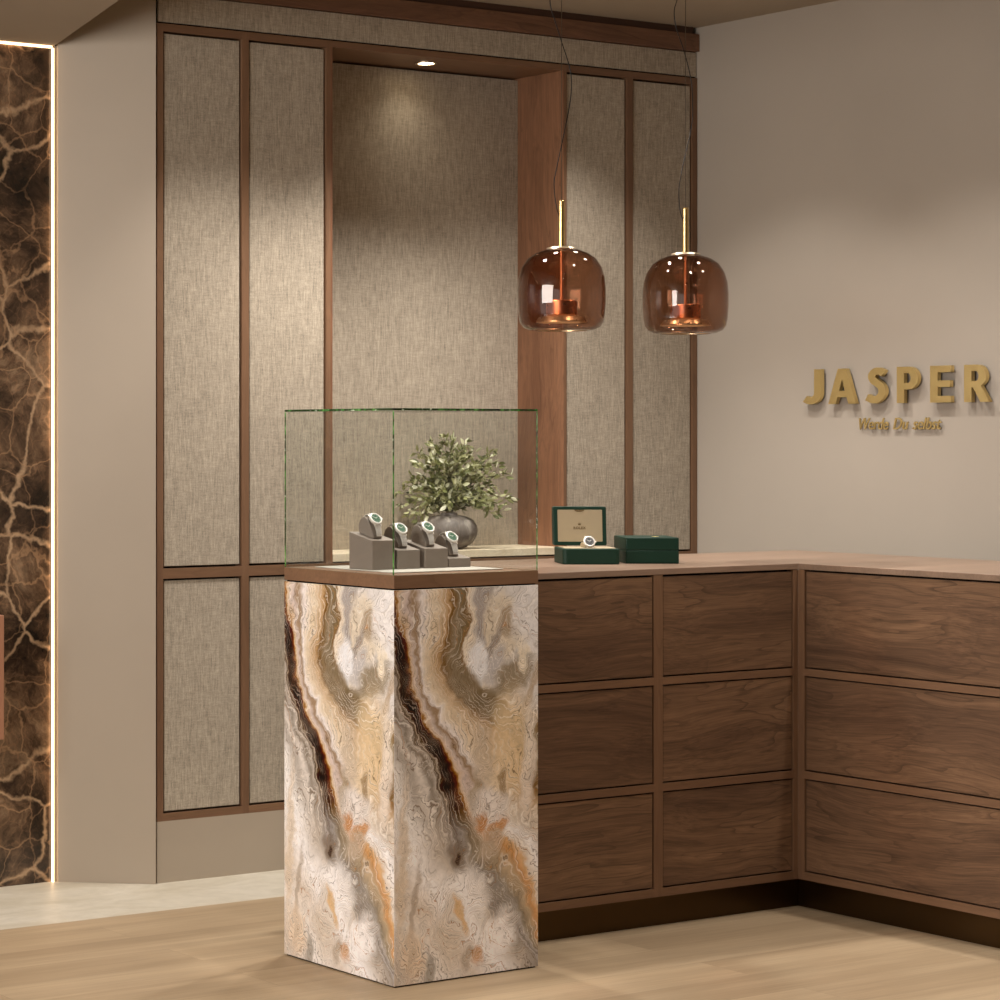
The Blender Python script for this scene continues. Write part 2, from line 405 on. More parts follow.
M = {
 'wall': paint('beige_plaster', (173, 162, 149), .75),
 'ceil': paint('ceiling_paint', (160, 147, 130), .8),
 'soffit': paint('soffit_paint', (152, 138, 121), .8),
 'taupe': paint('taupe_lacquer', (167, 153, 136), .5),
 'frame': walnut('walnut_frame', (111, 82, 61), (124, 93, 69), 'z', .7, .45, .35),
 'framex': walnut('walnut_rail', (111, 82, 61), (124, 93, 69), 'x', .7, .45, .35),
 'framey': walnut('walnut_rail_side', (111, 82, 61), (124, 93, 69), 'y', .7, .45, .35),
 'reveal': walnut('walnut_reveal', (116, 80, 58), (140, 100, 74), 'z', 1, .45, .7),
 'drawer': walnut('walnut_veneer', (92, 68, 51), (124, 94, 70), 'x'),
 'drawery': walnut('walnut_veneer_side', (92, 68, 51), (124, 94, 70), 'y'),
 'top': walnut('walnut_worktop', (132, 110, 93), (144, 119, 101), 'x', .6, .38, .3),
 'cornice': walnut('walnut_cornice', (104, 74, 56), (122, 88, 66), 'x', 1, .5, .7),
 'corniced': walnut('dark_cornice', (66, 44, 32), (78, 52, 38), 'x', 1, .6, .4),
 'gap': paint('black_recess', (10, 8, 7), .9, .1),
 'linen': linen('grey_linen', (165, 153, 136)),
 'bronze': metal('dark_bronze', (84, 66, 44), .34),
 'brass': metal('polished_brass', (214, 186, 128), .2),
 'gold': metal('satin_gold', (234, 210, 148), .42),
 'steel': metal('brushed_steel', (226, 220, 213), .4, .05, .5),
 'dark': paint('black_dial', (26, 26, 26), .3, .6),
 'white': paint('off_white', (226, 222, 212), .5),
 'green': paint('dark_green_leather', (15, 50, 37), .5, .35, .08),
 'greend': paint('dark_green_velvet', (14, 40, 30), .6, .3),
 'cream': paint('cream_lining', (172, 156, 128), .7),
 'print': paint('brown_print', (112, 92, 62), .6),
 'grey': paint('taupe_grey_leatherette', (130, 119, 109), .6, .25),
 'tray': paint('light_grey_cloth', (172, 166, 156), .85, .1),
 'copper': metal('copper', (232, 168, 128), .3),
 'coppaint': paint('copper_lacquer', (158, 112, 86), .5),
 'cable': paint('black_cable', (36, 30, 26), .5),
 'wire': metal('steel_wire', (110, 100, 88), .4),
 'floor': floor_mat(),
 'stone': cream_stone('cream_limestone', (190, 180, 160), (208, 200, 184)),
 'shelf': cream_stone('cream_travertine', (214, 196, 166), (230, 216, 190), 8, .5),
 'marble': emperador(),
 'onyx': onyx(),
 'vase': stone_vase(),
 'leaf': leaf_mat(),
 'stem': paint('brown_twig', (96, 82, 54), .7),
 'dial': dial_green(),
 'glass': pane_glass('clear_glass', (.975, .983, .976, 1)),
 'gedge': edge_glass(),
 'amber': pane_glass('amber_glass', (.785, .655, .57, 1), 1.6, (.56, .38, .28, 1)),
 'led': emis('warm_led', (255, 212, 164), 5.0),
 'lens': emis('downlight_lens', (255, 232, 190), 14.0),
 'lensf': emis('downlight_lens_bright', (255, 232, 200), 60.0),
 'diff': emis('lamp_diffuser', (255, 206, 150), .5),
 'capped': metal('pale_brass_cap', (236, 218, 186), .3),
}

# ------------------------------------------------------------------ mesh helpers
def box_bm(bm, x0, x1, y0, y1, z0, z1):
    vs = [bm.verts.new(p) for p in ((x0, y0, z0), (x1, y0, z0), (x1, y1, z0), (x0, y1, z0), (x0, y0, z1), (x1, y0, z1), (x1, y1, z1), (x0, y1, z1))]
    fs = []
    for q in ((0, 3, 2, 1), (4, 5, 6, 7), (0, 1, 5, 4), (1, 2, 6, 5), (2, 3, 7, 6), (3, 0, 4, 7)):
        fs.append(bm.faces.new([vs[i] for i in q]))
    return vs, fs

def obj(name, bm, mat, parent=None, loc=(0, 0, 0), smooth=False, bevel=0.0, seg=2):
    """bm is in coordinates local to the object's own origin; loc is in the parent's frame."""
    bmesh.ops.recalc_face_normals(bm, faces=bm.faces)
    me = bpy.data.meshes.new(name); bm.to_mesh(me); bm.free()
    for mt in (mat if isinstance(mat, (list, tuple)) else [mat]): me.materials.append(mt)
    if smooth:
        for p in me.polygons: p.use_smooth = True
    o = bpy.data.objects.new(name, me); C.objects.link(o); o.location = loc
    if parent: o.parent = parent
    if bevel:
        b = o.modifiers.new('bevel', 'BEVEL'); b.width = bevel; b.segments = seg; b.limit_method = 'ANGLE'
    return o

def box(name, x0, x1, y0, y1, z0, z1, mat, parent=None, bevel=0.0, world=True):
    """one box with its origin at its centre; coordinates in the world (world=True) or in the parent's frame"""
    cx, cy, cz = (x0+x1)/2, (y0+y1)/2, (z0+z1)/2
    bm = bmesh.new(); box_bm(bm, x0-cx, x1-cx, y0-cy, y1-cy, z0-cz, z1-cz)
    l = Vector((cx, cy, cz))
    if parent and world: l = l-parent.location
    return obj(name, bm, mat, parent, l, bevel=bevel)

def boxes(name, lst, mat, parent=None, bevel=0.0, world=True):
    bm = bmesh.new(); off = parent.location if (parent and world) else Vector((0, 0, 0))
    for b in lst: box_bm(bm, b[0]-off.x, b[1]-off.x, b[2]-off.y, b[3]-off.y, b[4]-off.z, b[5]-off.z)
    return obj(name, bm, mat, parent, (0, 0, 0), bevel=bevel)

def lathe_bm(bm, prof, n=48, cap=True, c=(0, 0, 0)):
    rings = []
    for r, z in prof:
        if r < 1e-6: rings.append([bm.verts.new((c[0], c[1], c[2]+z))])
        else: rings.append([bm.verts.new((c[0]+r*math.cos(2*math.pi*i/n), c[1]+r*math.sin(2*math.pi*i/n), c[2]+z)) for i in range(n)])
    for a, b in zip(rings, rings[1:]):
        if len(a) == 1 and len(b) == 1: continue
        for i in range(n):
            j = (i+1) % n
            if len(a) == 1: bm.faces.new((a[0], b[i], b[j]))
            elif len(b) == 1: bm.faces.new((a[i], a[j], b[0]))
            else: bm.faces.new((a[i], a[j], b[j], b[i]))
    if cap:
        if len(rings[0]) > 1: bm.faces.new(rings[0])
        if len(rings[-1]) > 1: bm.faces.new(rings[-1])

def tube_bm(bm, pts, r, n=8, cap=True):
    pts = [Vector(p) for p in pts]; rings = []
    up = Vector((0.13, .21, .97)).normalized()
    for i, p in enumerate(pts):
        d = (pts[min(i+1, len(pts)-1)]-pts[max(i-1, 0)]).normalized()
        a = d.cross(up)
        if a.length < .05: a = d.cross(Vector((1, 0, 0)))
        a.normalize(); b = d.cross(a)
        rr = r[i] if isinstance(r, (list, tuple)) else r
        rings.append([bm.verts.new(p+a*rr*math.cos(2*math.pi*k/n)+b*rr*math.sin(2*math.pi*k/n)) for k in range(n)])
    for A, B in zip(rings, rings[1:]):
        for k in range(n): bm.faces.new((A[k], A[(k+1) % n], B[(k+1) % n], B[k]))
    if cap: bm.faces.new(rings[0]); bm.faces.new(list(reversed(rings[-1])))

def smooth_path(pts, k=6):
    P = [Vector(p) for p in pts]; P = [P[0]*2-P[1]]+P+[P[-1]*2-P[-2]]; out = []
    for i in range(1, len(P)-2):
        for j in range(k):
            t = j/k; a, b, c, d = P[i-1], P[i], P[i+1], P[i+2]
            out.append(.5*((2*b)+(c-a)*t+(2*a-5*b+4*c-d)*t*t+(3*b-a-3*c+d)*t**3))
    out.append(P[-2]); return out

def thing(name, label, cat, loc=(0, 0, 0), rotz=0.0, group=None):
    o = bpy.data.objects.new(name, None); C.objects.link(o)
    o.location = loc; o.rotation_euler = (0, 0, rotz); o['label'] = label; o['category'] = cat
    o.empty_display_size = .05
    if group: o['group'] = group
    return o
def tag(o, label, cat, group=None):
    o['label'] = label; o['category'] = cat
    if group: o['group'] = group
    return o
def struct(o): o['kind'] = 'structure'; return o
def copy_tree(o, parent=None):
    c = o.copy(); C.objects.link(c)
    if parent: c.parent = parent; c.matrix_parent_inverse = o.matrix_parent_inverse
    for ch in [q for q in list(C.objects) if q.parent == o]: copy_tree(ch, c)
    return c

# ------------------------------------------------------------------ room shell
XW = 6.95
struct(box('floor', -3, XW+.1, -2, 6.60, -.1, 0, M['floor']))
struct(box('trim_1', -3, XW+.1, 6.60, 7.6, -.1, 0.0, M['stone']))
struct(box('wall_right', XW, XW+.12, -2, 7.6, 0, CEIL+.1, M['wall']))
struct(box('wall_back', 4.2, XW, 7.44, 7.56, 0, CEIL+.1, M['wall']))
struct(box('wall_front', -3, XW+.1, -2.1, -2, 0, CEIL+.1, M['wall']))
struct(box('ceiling', -3, XW+.1, -2, 7.6, CEIL, CEIL+.1, M['ceil']))
# low ceiling over the marble bay, its edge running from the marble corner towards the camera
MX, MY, SZ = 4.19, 7.214, 2.811
bm = bmesh.new()
lo = [(-3, 7.6), (MX-.0, 7.6), (MX, MY), (3.915, 6.352), (2.9, 3.3), (-3, 3.3)]
a = [bm.verts.new((x, y, SZ)) for x, y in lo]; b = [bm.verts.new((x, y, CEIL)) for x, y in lo]
bm.faces.new(a); bm.faces.new(b)
for i in range(6): bm.faces.new((a[i], a[(i+1) % 6], b[(i+1) % 6], b[i]))
struct(obj('trim_2', bm, M['soffit']))
# slanted pier between the marble bay and the cabinet
bm = bmesh.new()
lo = [(MX+.012, MY-.005), (4.459, 7.0), (4.459, 7.5), (MX+.012, 7.5)]
a = [bm.verts.new((x, y, 0)) for x, y in lo]; b = [bm.verts.new((x, y, CEIL)) for x, y in lo]
bm.faces.new(a); bm.faces.new(b)
for i in range(4): bm.faces.new((a[i], a[(i+1) % 4], b[(i+1) % 4], b[i]))
struct(obj('wall_left', bm, M['taupe']))
# marble slab bay
bm = bmesh.new(); box_bm(bm, -3, MX-.008, MY+.012, MY+.20, 0, SZ)
struct(obj('wall_marble', bm, M['marble']))

# LED profiles framing the slab
t = thing('led_profile', 'glowing vertical light strip along the right edge of the dark marble', 'light strip', (MX, MY, 0))
box('housing', MX-.0008, MX+.0115, MY+.004, MY+.02, 0, SZ, M['taupe'], t)
box('diffuser', MX-.0042, MX-.0008, MY-.001, MY+.012, .0, SZ-.008, M['led'], t)
t = thing('led_profile', 'glowing horizontal light strip along the top of the dark marble', 'light strip', (3, MY, SZ))
box('diffuser', 1.5, MX-.0085, MY-.002, MY+.0115, SZ-.007, SZ-.001, M['led'], t)

# copper panel at the far left
t = thing('wall_panel', 'copper coloured upright panel cut by the left edge, before the dark marble', 'panel', (3.75, 7.12, .5))
box('front_plate', 3.60, 3.930, 7.09, 7.12, .508, .915, M['coppaint'], t, .003)
box('mounting_block', 3.66, 3.86, 7.12, 7.226, .60, .83, M['coppaint'], t)

# ------------------------------------------------------------------ built-in cabinets
CY = 7.007
Z_T, Z_TI, Z_P1, Z_P2, Z_B, Z_BI = 2.884, 2.858, 1.0544, 1.02, .2068, .232
def door(name, x0, x1, z0, z1, parent):
    g = .0065
    box(name, x0+g, x1-g, CY+.006, CY+.03, z0+g, z1-g, M['linen'], parent, .002)

def cab(label, bays, x0, x1, back=7.43):
    """bays: (left, right) openings between stiles"""
    t = thing('fabric_cabinet', label, 'cabinet', (x0, CY, 0))
    st = []
    edges = [x0]+[v for b in bays for v in b]+[x1]
    for i in range(0, len(edges), 2): st.append((edges[i], edges[i+1], CY, CY+.04, Z_B, Z_T))
    for q in st: box('stile', *q, M['frame'], t)
    rl = []
    for a, b in bays:
        for z0, z1 in ((Z_TI, Z_T), (Z_P2, Z_P1), (Z_B, Z_BI)): rl.append((a, b, CY, CY+.04, z0, z1))
    [box('rail', *q, M['framex'], t) for q in rl]
    box('carcass', x0, x1, CY+.041, back, Z_B, Z_T, M['gap'], t)
    for a, b in bays:
        door('upper_door', a, b, Z_P1, Z_TI, t); door('lower_door', a, b, Z_BI, Z_P2, t)
    return t
t = cab('tall built-in cabinet with grey fabric doors, left of the lit niche', [(4.493, 4.813), (4.842, 5.170)], 4.468, 5.188)
box('plinth', 4.468, 5.188, CY, 7.43, 0, Z_B, M['taupe'], t)
t = cab('tall built-in cabinet with grey fabric doors, right of the lit niche beside the sign wall', [(6.280, 6.583), (6.613, 6.922)], 6.267, 6.947)
box('plinth', 6.267, 6.947, CY, 7.43, 0, Z_B, M['taupe'], t)

t = thing('display_niche', 'tall lit recess lined with grey fabric between the two cabinets', 'niche', (5.188, CY, 0))
NB = 7.262
box('back_panel', 5.20, 6.262, NB, NB+.02, Z_P1, 2.855, M['linen'], t)
box('top_board', 5.188, 6.267, CY, 7.43, 2.862, Z_T, M['framex'], t)
box('side_board', 6.2625, 6.267, CY+.0, 7.43, Z_P1, 2.862, M['reveal'], t)
box('side_board', 5.188, 5.197, CY, 7.43, Z_P1, 2.862, M['reveal'], t)
box('rail', 5.188, 6.267, CY, CY+.04, Z_P2, Z_P1-.001, M['framex'], t)
box('base_carcass', 5.188, 6.267, CY+.041, 7.43, Z_B, Z_P1-.001, M['gap'], t)
for a, b in ((5.20, 5.715), (5.745, 6.255)): door('lower_door', a, b, Z_BI, Z_P2, t)
box('stile', 5.715, 5.745, CY, CY+.04, Z_BI, Z_P2, M['frame'], t)
box('rail', 5.188, 6.267, CY, CY+.04, Z_B, Z_BI, M['framex'], t)
box('plinth', 5.188, 6.267, CY, 7.43, 0, Z_B, M['taupe'], t)

tag(box('niche_shelf', 5.199, 6.261, CY+.001, NB-.001, 1.058, 1.086, M['shelf'], None, .002), 'cream stone shelf at the bottom of the lit niche', 'shelf')

t = thing('frieze_panel', 'long grey fabric band above the cabinet doors', 'panel', (4.468, CY, Z_T))
box('fabric', 4.476, 6.947, CY+.004, CY+.03, Z_T+.006, 2.985-.002, M['linen'], t)
box('backing', 4.468, 6.947, CY+.012, 7.43, Z_T+.0005, 2.985, M['gap'], t)
t = thing('cornice', 'stepped walnut beam running under the ceiling above the fabric band', 'cornice', (4.468, CY, 2.985))
box('beam', 4.468, 6.947, CY-.012, 7.43, 2.986, 3.052, M['cornice'], t)
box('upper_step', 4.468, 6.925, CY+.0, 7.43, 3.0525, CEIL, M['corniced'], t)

t = thing('recessed_downlight', 'small round lit downlight in the ceiling of the niche', 'downlight', (5.708, 7.125, 2.862))
bm = bmesh.new(); lathe_bm(bm, [(.030, 0), (.040, 0), (.040, -.004), (.030, -.004), (.030, 0)], 40, False); obj('trim_ring', bm, M['capped'], t)
bm = bmesh.new(); lathe_bm(bm, [(0, -.0015), (.029, -.0015), (.029, -.003), (0, -.003)], 40, False); obj('lens', bm, M['lens'], t)
l = spot((5.708, 7.125, 2.855), (5.70, 7.16, 0), 2.4, 125, 1.0, (1, .90, .74), .02)

for x, y in [(3.0, 6.0), (2.6, 4.4), (4.2, 4.2), (5.3, 4.9), (1.2, 5.2), (2.2, 2.4), (4.6, 2.4), (3.4, 3.4), (5.6, 3.4), (3.4, 1.4), (5.6, 1.2), (1.0, 3.6), (4.4, .2), (2.4, .4)]:
    zc = CEIL if not (x < 3.0 or (x < 3.5 and y > 5)) or y < 3.3 else SZ
    t = thing('recessed_downlight', 'round recessed shop downlight in the ceiling, outside the picture', 'downlight', (x, y, zc), 0, 'shop ceiling downlights')
    bm = bmesh.new(); lathe_bm(bm, [(.030, 0), (.042, 0), (.042, -.004), (.030, -.004), (.030, 0)], 24, False); obj('trim_ring', bm, M['capped'], t)
    bm = bmesh.new(); lathe_bm(bm, [(0, -.0015), (.029, -.0015), (.029, -.003), (0, -.003)], 24, False); obj('lens', bm, M['lensf'], t)

# ------------------------------------------------------------------ counter
KY, KX, KZ = 5.571, 5.962, 1.0955
TB = 1.0768
bm = bmesh.new()
lo = [(4.735, KY), (KX, KY), (KX, 3.13), (6.647, 3.13), (6.647, 6.228), (4.735, 6.228)]
a = [bm.verts.new((x-KX, y-KY, TB-1.08)) for x, y in lo]; b = [bm.verts.new((x-KX, y-KY, KZ-1.08)) for x, y in lo]
bm.faces.new(a); bm.faces.new(b)
for i in range(6): bm.faces.new((a[i], a[(i+1) % 6], b[(i+1) % 6], b[i]))
tag(obj('worktop', bm, M['top'], None, (KX, KY, 1.08), bevel=.0015), 'L-shaped brown wooden worktop carrying the green boxes', 'worktop')
rows = [(.7645, 1.0755), (.4405, .7415), (.1215, .4165)]
Z0 = .0963
t = thing('drawer_cabinet', 'walnut counter with a grid of drawers, running left to right behind the marble pedestal', 'counter', (5.34, KY, 0))
cols = [(4.788, 5.345), (5.3815, 5.943)]
T = TB-.0005
[box('stile', *q, M['frame'], t) for q in [(4.743, 4.788, KY+.001, KY+.03, Z0, T), (5.345, 5.3815, KY+.001, KY+.03, Z0, T), (5.943, KX+.0009, KY+.001, KY+.03, Z0, T)]]
rl = []
for c0, c1 in cols:
    for z0, z1 in ((.7415, .7645), (.4165, .4405), (Z0, .1215)): rl.append((c0, c1, KY+.001, KY+.03, z0, z1))
[box('rail', *q, M['framex'], t) for q in rl]
box('carcass', 4.743, KX+.02, KY+.031, 6.20, Z0, T, M['gap'], t)
g = .0045
for c0, c1 in cols:
    for z0, z1 in rows:
        box('drawer', c0+g, c1-g, KY+.004, KY+.028, z0+g, z1-g*(1 if z1 < 1 else 1.1), M['drawer'], t, .0015)
box('kickboard', 4.78, 6.01, 5.612, 5.64, 0, Z0-.0005, M['bronze'], t)
t = thing('drawer_cabinet', 'walnut counter with wide drawers, its front turned left, running to the right edge', 'counter', (KX, 4.2, 0))
rc = [(4.41, 5.545), (3.2, 4.365)]
X0, X1 = KX+.001, KX+.03
[box('stile', *q, M['frame'], t) for q in [(X0, X1, 5.545, KY+.0009, Z0, T), (X0, X1, 4.365, 4.41, Z0, T), (X0, X1, 3.155, 3.2, Z0, T)]]
box('end_panel', KX, 6.62, 3.135, 3.1545, Z0, T, M['framex'], t)
rl = []
for c0, c1 in rc:
    for z0, z1 in ((.7415, .7645), (.4165, .4405), (Z0, .1215)): rl.append((X0, X1, c0, c1, z0, z1))
[box('rail', *q, M['framey'], t) for q in rl]
box('carcass', X1+.001, 6.60, 3.155, KY+.02, Z0, T, M['gap'], t)
for c0, c1 in rc:
    for z0, z1 in rows:
        box('drawer', X0+.003, X1-.002, c0+g, c1-g, z0+g, z1-g, M['drawery'], t, .0015)
box('kickboard', 6.006, 6.03, 3.2, 5.611, 0, Z0-.0005, M['bronze'], t)

# ------------------------------------------------------------------ pedestal
PX, PY, PW = 4.17, 5.343, .5127
t = thing('display_pedestal', 'tall square pedestal of wavy brown and cream onyx under the glass case', 'pedestal', (PX, PY, 0))
bm = bmesh.new(); vs, fs = box_bm(bm, 0, PW, 0, PW, 0.004, 1.080)
uvl = bm.loops.layers.uv.new('UVMap')
for f in fs:
    n = f.normal if f.normal.length else None
    f.normal_update(); n = f.normal
    for lp in f.loops:
        x, y, z = lp.vert.co; vv = (z-.004)/1.076
        if abs(n.y) > .5: uu = x/PW
        elif abs(n.x) > .5: uu = 1-y/PW
        else: uu = x/PW; vv = y/PW
        lp[uvl].uv = (uu, vv)
obj('body', bm, M['onyx'], t, bevel=.0012)
box('shadow_gap', PX+.006, PX+PW-.006, PY+.006, PY+PW-.006, 1.0801, 1.0838, M['gap'], t)
box('top_board', PX-.0, PX+PW, PY-.0, PY+PW, 1.084, 1.1205, M['framex'], t, .001)
box('foot', PX+.006, PX+PW-.006, PY+.006, PY+PW-.006, 0, .004, M['gap'], t)

TZ = 1.1235
tag(box('display_mat', PX+.065, PX+PW-.055, PY+.085, PY+PW-.06, 1.1207, TZ, M['tray'], None, .001), 'thin light grey mat inside the glass case under the watch blocks', 'mat')

GT = 1.5755; th = .006
t = thing('glass_case', 'clear glass showcase with green edges on top of the onyx pedestal', 'glass case', (PX, PY, 1.1206))
def pane(x0, x1, y0, y1, z0, z1, big):
    cx, cy, cz = (x0+x1)/2, (y0+y1)/2, (z0+z1)/2
    bm = bmesh.new(); vs, fs = box_bm(bm, x0-cx, x1-cx, y0-cy, y1-cy, z0-cz, z1-cz)
    for f in fs:
        f.normal_update(); c_ = f.calc_center_median()+Vector((cx, cy, cz))
        far = c_.x > PX+PW*.9 and c_.y > PY+PW*.9 and abs(f.normal.z) < .5
        joint = abs(f.normal[1-big]) > .5 and PY+.004 < c_.y < PY+PW-.004 and big == 0 if big < 2 else False
        f.material_index = 0 if (abs(f.normal[big]) > .5 or far or joint) else 1
    return obj('pane', bm, [M['glass'], M['gedge']], t, Vector((cx, cy, cz))-t.location)
e = .0006
x0, x1, y0, y1 = PX+.001, PX+PW-.001, PY+.001, PY+PW-.001
zb, zt = 1.1208, GT-th-e
pane(x0, x1, y0, y0+th, zb, zt, 1); pane(x0, x1, y1-th, y1, zb, zt, 1)
pane(x0, x0+th, y0+th+e, y1-th-e, zb, zt, 0); pane(x1-th, x1, y0+th+e, y1-th-e, zb, zt, 0)
pane(x0, x1, y0, y1, GT-th, GT, 2)

# display blocks, cushions, watches
RY = 5.548
def cushion_profile(k=0.0):
    pts = [(-.028, 0), (-.036, .010), (-.038, .024), (-.034, .038), (-.025, .048), (-.012, .0515), (.000, .047), (.012, .036), (.024, .021), (.033, .010), (.036, .003), (.034, 0)]
    return pts
def extrude_profile(bm, pts, xa, xb):
    """pts are (forward, up); forward is -Y"""
    A = [bm.verts.new((xa, -f, z)) for f, z in pts]; B = [bm.verts.new((xb, -f, z)) for f, z in pts]
    bm.faces.new(A); bm.faces.new(list(reversed(B)))
    n = len(pts)
    for i in range(n): bm.faces.new((A[i], B[i], B[(i+1) % n], A[(i+1) % n]))

SLOPE = .205
def make_block(x0, w, z1, label):
    t = thing('display_block', label, 'display block', (x0, RY, TZ), 0, 'grey watch display blocks in the glass case')
    bm = bmesh.new(); vs, _ = box_bm(bm, 0, w, 0, .107, .0002, z1-TZ)
    for v in vs:
        if v.co.z > .01 and v.co.y > .05: v.co.z += .107*SLOPE     # the top slopes down to the front
    obj('block', bm, M['grey'], t, bevel=.0012)
    bm = bmesh.new(); extrude_profile(bm, [(f, z) for f, z in cushion_profile()], -.016, .016)
    obj('cushion', bm, M['grey'], t, (.034, .055, z1-TZ+.0004+.055*SLOPE), bevel=.0015).rotation_euler = (math.atan(SLOPE), 0, 0)
    return t

def make_watch(loc, rz, tilt, label, group, dialmat, name='wristwatch', s=1.0, lean=0.0, short=False):
    """steel watch; origin on the cushion; local x = along the axis of the bracelet loop, -y = forward"""
    t = thing(name, label, 'watch', loc, rz, group)
    # bracelet loop: around the cushion from its top back over the slanted front to the foot
    path = [(-.030, .050), (-.016, .0585), (-.004, .0585), (.011, .0520), (.0262, .0400), (.0372, .0245), (.0425, .012), (.0435, .004)]
    if short: path = path[1:5]
    pp = smooth_path([Vector((0, -f, z)) for f, z in path], 5)
    bm = bmesh.new()
    L = [0]
    for a, b in zip(pp, pp[1:]): L.append(L[-1]+(b-a).length)
    tot = L[-1]; step = .0048; d = 0
    def at(d):
        for i in range(len(L)-1):
            if L[i+1] >= d: 
                k = (d-L[i])/(L[i+1]-L[i]); return pp[i].lerp(pp[i+1], k), (pp[i+1]-pp[i]).normalized()
        return pp[-1], (pp[-1]-pp[-2]).normalized()
    while d+step < tot:
        c, dr = at(d+step/2); nrm = Vector((1, 0, 0)).cross(dr).normalized()
        if nrm.z < 0 and nrm.y > 0: nrm = -nrm
        wid = .0088+.0032*min(1, max(0, 1-abs(d-tot*.42)/(tot*.45)))
        for xa, xb, hh in ((-wid, -wid*.38, .0011), (-wid*.34, wid*.34, .0014), (wid*.38, wid, .0011)):
            v = []
            for sx in (xa, xb):
                for sd in (-step*.44, step*.44):
                    for sn in (-hh, hh): v.append(bm.verts.new(c+Vector((sx, 0, 0))+dr*sd+nrm*sn))
            for q in ((0, 1, 3, 2), (4, 6, 7, 5), (0, 4, 5, 1), (2, 3, 7, 6), (0, 2, 6, 4), (1, 5, 7, 3)): bm.faces.new([v[i] for i in q])
        d += step
    obj('bracelet', bm, M['steel'], t)
    # head: axis leans forward
    ang = math.radians(tilt)
    head_c = Vector((0, -.0135, .0500)); ax = Vector((0, -math.sin(ang), math.cos(ang)))
    R = ax.to_track_quat('Z', 'Y').to_matrix().to_4x4(); R.translation = head_c
    def put(name, bm, mat, smooth=False, par=t):
        bmesh.ops.transform(bm, matrix=R, verts=bm.verts); return obj(name, bm, mat, par, smooth=smooth)
    bm = bmesh.new(); lathe_bm(bm, [(.0165, -.002), (.0195, 0), (.0205, .004), (.0198, .0075), (.0178, .0088), (.0158, .0086), (.0152, .0074), (0, .0070)], 40)
    # lugs
    for sy in (-1, 1):
        for sx in (-1, 1):
            box_bm(bm, sx*.0100-.0016, sx*.0100+.0016, sy*.0180-.005, sy*.0180+.005, -.0012, .0028)
    cs = put('case', bm, M['steel'])
    bm = bmesh.new(); lathe_bm(bm, [(0, .0074), (.0150, .0074), (.0150, .0078), (0, .0078)], 40, False); dl = put('dial', bm, dialmat)
    bm = bmesh.new()
    for k in range(12):
        A = k*math.pi/6
        m = Matrix.Rotation(A, 4, 'Z') @ Matrix.Translation((0, .0125, .0080))
        v, _ = box_bm(bm, -.0004, .0004, -.0009, .0009, -.0001, .0002)
        bmesh.ops.transform(bm, matrix=m, verts=v)
    put('hour_marker', bm, M['white'])
    for A, ln in ((math.radians(-55), .0075), (math.radians(60), .011)):
        bm = bmesh.new(); v, _ = box_bm(bm, -.0005, .0005, -.001, ln, .0082, .0085)
        bmesh.ops.transform(bm, matrix=Matrix.Rotation(A, 4, 'Z'), verts=v); put('hand', bm, M['white'])
    bm = bmesh.new(); lathe_bm(bm, [(.0028, 0), (.0028, .0035)], 12); bmesh.ops.transform(bm, matrix=Matrix.Translation((.0200, 0, .0035)) @ Matrix.Rotation(math.pi/2, 4, 'Y'), verts=bm.verts)
    put('crown', bm, M['steel'])
    t.scale = (s, s, s); t.rotation_euler = (lean, 0, rz)
    return t

BLK = [(4.253, .080, 1.206, 'tallest grey watch block, leftmost in the glass case', 'steel watch with green dial on the tallest block, leftmost of four'),
       (4.343, .080, 1.177, 'grey watch block second from left, just right of the tallest one', 'steel watch with green dial on the second block from the left'),
       (4.441, .083, 1.179, 'grey watch block third from left, in front of the round vase', 'steel watch with green dial on the third block, before the vase'),
       (4.528, .080, 1.149, 'lowest grey watch block, rightmost in the glass case', 'steel watch with green dial on the lowest block, rightmost of four')]
for x0_, w_, z_, lb, lw_ in BLK:
    make_block(x0_, w_, z_, lb)
    make_watch((x0_+.034, RY+.055, z_+.0004+.055*SLOPE), 0, 38, lw_, 'steel watches with green dials in the glass case', M['dial'], s=.98, lean=math.atan(SLOPE))

# ------------------------------------------------------------------ green boxes on the worktop
def rounded_rect(x0, x1, y0, y1, r, n=6, left_only=False):
    pts = []
    for cx, cy, a0, on in ((x1-r, y1-r, 0, 1), (x0+r, y1-r, 90, 1), (x0+r, y0+r, 180, 1), (x1-r, y0+r, 270, 1)):
        for k in range(n+1):
            a = math.radians(a0+90*k/n); pts.append((cx+r*math.cos(a), cy+r*math.sin(a)))
    return pts
def prism(bm, pts, z0, z1):
    A = [bm.verts.new((x, y, z0)) for x, y in pts]; B = [bm.verts.new((x, y, z1)) for x, y in pts]
    bm.faces.new(A); bm.faces.new(B); n = len(pts)
    for i in range(n): bm.faces.new((A[i], A[(i+1) % n], B[(i+1) % n], B[i]))

t = thing('watch_box', 'closed dark green box on the worktop, right of the open one', 'box', (5.487, 5.845, KZ+.0003), -AL)
bm = bmesh.new(); box_bm(bm, 0, .168, 0, .19, 0, .042); obj('base', bm, M['green'], t, bevel=.003)
bm = bmesh.new(); box_bm(bm, 0, .168, 0, .19, .0421, .082); obj('lid', bm, M['green'], t, bevel=.003)
bm = bmesh.new(); box_bm(bm, .003, .165, .003, .187, .0415, .0428); obj('seam', bm, M['greend'], t)
bm = bmesh.new(); lathe_bm(bm, [(.012, .082), (.011, .0827), (0, .0827)], 24, False, (.11, .08, 0)); obj('emblem', bm, M['gold'], t)

